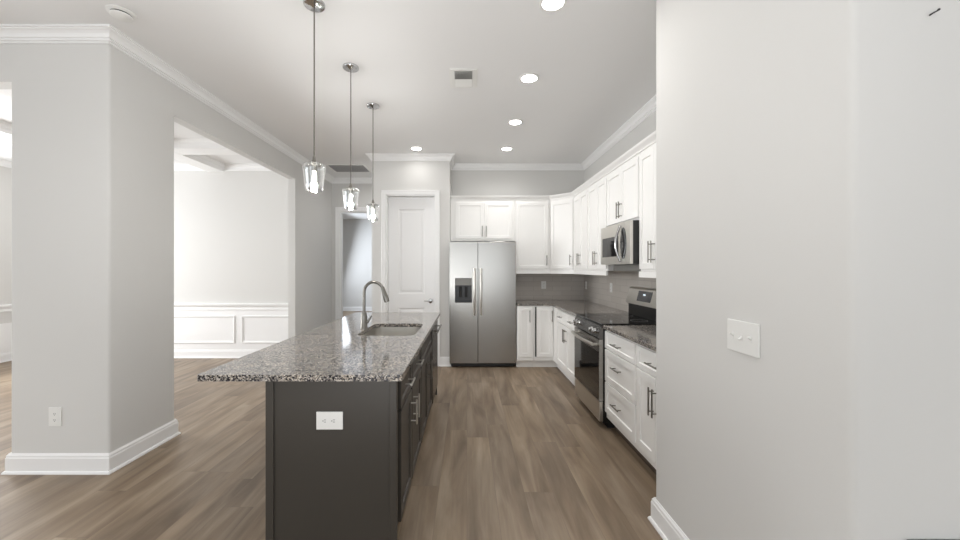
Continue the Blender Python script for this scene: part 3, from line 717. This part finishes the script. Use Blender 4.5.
# recessed lights; without a label, only an added lamp with no fixture
def downlight_or_fill(x, yy, label=None, power=4.8, size=0.12):
    if label:
        t = thing('recessed_light', label, 'ceiling light', (x, yy, H), 0, 'recessed ceiling lights')
        MB().lathe([(0.085, -0.0005), (0.085, -0.004), (0.078, -0.008), (0.066, -0.006), (0.066, -0.0005)], n=36, closed=True).build('trim_ring', M_plastic, t, True)
        MB().lathe([(0.065, -0.005), (0.065, -0.002)], n=36).build('lens', M_lamp, t)
    d = bpy.data.lights.new('downlight_or_fill', 'AREA'); d.shape = 'DISK'; d.size = size; d.energy = power; d.color = (1, 0.98, 0.955); d.spread = math.radians(150)
    o = bpy.data.objects.new('downlight_or_fill', d); C.objects.link(o); o.location = (x, yy, H-0.012)
downlight_or_fill(0.53, 2.31, 'round recessed light at the top edge of the view, nearest the camera')
downlight_or_fill(0.535, 3.23, 'second nearest recessed light, right of the ceiling register')
downlight_or_fill(0.54, 4.20, 'third recessed light in the right-hand row')
downlight_or_fill(0.545, 5.13, 'recessed light farthest back in the right-hand row')
downlight_or_fill(-0.69, 5.12, 'lone recessed light in front of the pantry wall', 1.0)
for (x, yy) in ((-2.2, 0.8), (-4.6, 0.6), (0.5, -1.5), (-3.5, -2.0)): downlight_or_fill(x, yy, None, 7)  # added lamps out of view in the living room, without fixtures
downlight_or_fill(-4.5, 3.6, None, 10)  # added unseen lamp that brightens the dining room
downlight_or_fill(-1.5, 6.2, None, 6, 0.6)  # added lamp hidden behind the pantry corner to lift the hall

# ceiling register, return grille, smoke detector
vt = thing('ceiling_register', 'small white air register on the ceiling between pendants and recessed lights', 'vent', (-0.03, 3.23, H))
MB().box(-0.11, 0.11, -0.155, 0.155, -0.008, -0.001, 0.002).box(-0.12, 0.12, -0.165, 0.165, -0.003, -0.001).build('frame', M_plastic, vt)
MB().box(-0.075, 0.075, -0.125, 0.125, -0.0095, -0.0081).build('recess', M_grey, vt)
for k in range(14):
    yy = -0.118+k*0.0182; s = 1 if k < 7 else -1
    q = MB(); bm = q.bm
    vs = [bm.verts.new(p) for p in ((-0.075, yy-0.008, -0.010-(0.006 if s > 0 else 0)), (0.075, yy-0.008, -0.010-(0.006 if s > 0 else 0)), (0.075, yy+0.006, -0.010-(0.006 if s < 0 else 0)), (-0.075, yy+0.006, -0.010-(0.006 if s < 0 else 0)))]
    v2 = [bm.verts.new(v.co+Vector((0, 0, -0.001))) for v in vs]
    bm.faces.new(vs); bm.faces.new(v2[::-1])
    for i in range(4): bm.faces.new((vs[i], vs[(i+1) % 4], v2[(i+1) % 4], v2[i]))
    q.build('louver', M_plastic, vt)
gt = thing('return_grille', 'large dark air return grille on the hall ceiling', 'vent', (-1.92, 6.12, H))
gf = MB()
for (a, b, c, d) in ((-0.31, 0.31, -0.235, -0.205), (-0.31, 0.31, 0.205, 0.235), (-0.31, -0.28, -0.205, 0.205), (0.28, 0.31, -0.205, 0.205)): gf.box(a, b, c, d, -0.012, -0.001, 0.002)
gf.build('frame', M_plastic, gt)
MB().box(-0.28, 0.28, -0.205, 0.205, -0.004, -0.001).build('recess', M_grey, gt)
gl = MB()
for k in range(22):
    yy = -0.2+k*0.019; gl.box(-0.28, 0.28, yy, yy+0.004, -0.011, -0.004)
gl.build('louvers', M_grille, gt)
sd = thing('smoke_detector', 'round white smoke detector on the ceiling at upper left', 'smoke detector', (-2.213, 2.40, H))
MB().lathe([(0.075, -0.001), (0.075, -0.008), (0.068, -0.010), (0.062, -0.014)], n=40).build('base', M_plastic, sd, True)
MB().lathe([(0.054, -0.014), (0.054, -0.022)], n=40).build('sensor_gap', M_slot, sd, True)
MB().lathe([(0.058, -0.022), (0.056, -0.027), (0.048, -0.031), (0, -0.033)], n=40).build('cover', M_plastic, sd, True)

# ------------------------------------------------------------------ outlets and switches
def outlet(label, loc, rz, wd=0.088, ht=0.13, horizontal=False, cat='outlet', plug=True, name='wall_outlet'):
    t = thing(name, label, cat, loc, rz)
    MB().box(-wd/2, wd/2, -0.006, 0, -ht/2, ht/2, 0.002).build('cover_plate', M_plastic, t)
    for k in (-1, 1):
        ox, oz = (0.021*k, 0) if horizontal else (0, 0.021*k)
        if plug:
            r = MB().box(ox-0.015, ox+0.015, -0.0075, -0.006, oz-0.015, oz+0.015, 0.0006).build('receptacle', M_plastic, t)
            s = MB()
            if horizontal: s.box(ox-0.004, ox+0.005, -0.0082, -0.0075, oz+0.004, oz+0.006).box(ox-0.004, ox+0.005, -0.0082, -0.0075, oz-0.006, oz-0.004).box(ox-0.011, ox-0.007, -0.0082, -0.0075, oz-0.002, oz+0.002)
            else: s.box(ox-0.006, ox-0.004, -0.0082, -0.0075, oz-0.004, oz+0.005).box(ox+0.004, ox+0.006, -0.0082, -0.0075, oz-0.004, oz+0.005).box(ox-0.002, ox+0.002, -0.0082, -0.0075, oz-0.011, oz-0.007)
            s.build('slots', M_slot, r)
    return t
outlet('white outlet plate low on the front of the left pier', (-2.84, 2.5895, 0.388), 0)
outlet('white double outlet on the end of the dark island', (-0.652, 1.7835, 0.688), 0, 0.126, 0.084, True)
outlet('white outlet on the back wall tiles near the kitchen corner', (1.21, BY-0.0085, 1.15), 0, 0.075, 0.12)
outlet('white outlet on the side wall tiles, closest to the corner', (RX-0.0085, 5.80, 1.15), R90, 0.075, 0.12)
outlet('white outlet on the side wall tiles just left of the range', (RX-0.0085, 4.80, 1.165), R90, 0.075, 0.12)
sw = thing('light_switch', 'white triple toggle switch plate on the near right wall', 'light switch', (1.0465, 1.418, 1.150), R90)
MB().box(-0.081, 0.081, -0.007, 0, -0.0605, 0.0605, 0.0025).build('cover_plate', M_plastic, sw)
for k, u in ((-1, 1), (0, -1), (1, 1)):
    t_ = MB(); t_.box(k*0.046-0.005, k*0.046+0.005, -0.0085, -0.007, -0.012, 0.012, 0.0005)
    t_.tube([(k*0.046, -0.006, 0), (k*0.046, -0.020, 0.009*u)], [0.005, 0.0038], 8)
    t_.build('toggle', M_plastic, sw)
o = MB().box(1.187, 2.5, 0.985, 1.0155, 0.12, 0.678, 0.004).build('wall_panel_frame', M_black)
tag(o, 'black object low on the near wall at the bottom right corner', 'panel')
hk = MB().tube([(1.253, 1.0155, 2.096), (1.253, 1.006, 2.097), (1.258, 1.004, 2.099), (1.264, 1.004, 2.104)], [0.0022, 0.002, 0.0018, 0.0032], 8).build('wall_hook', M_black, None, True)
tag(hk, 'tiny black hook high on the near right wall', 'hook')
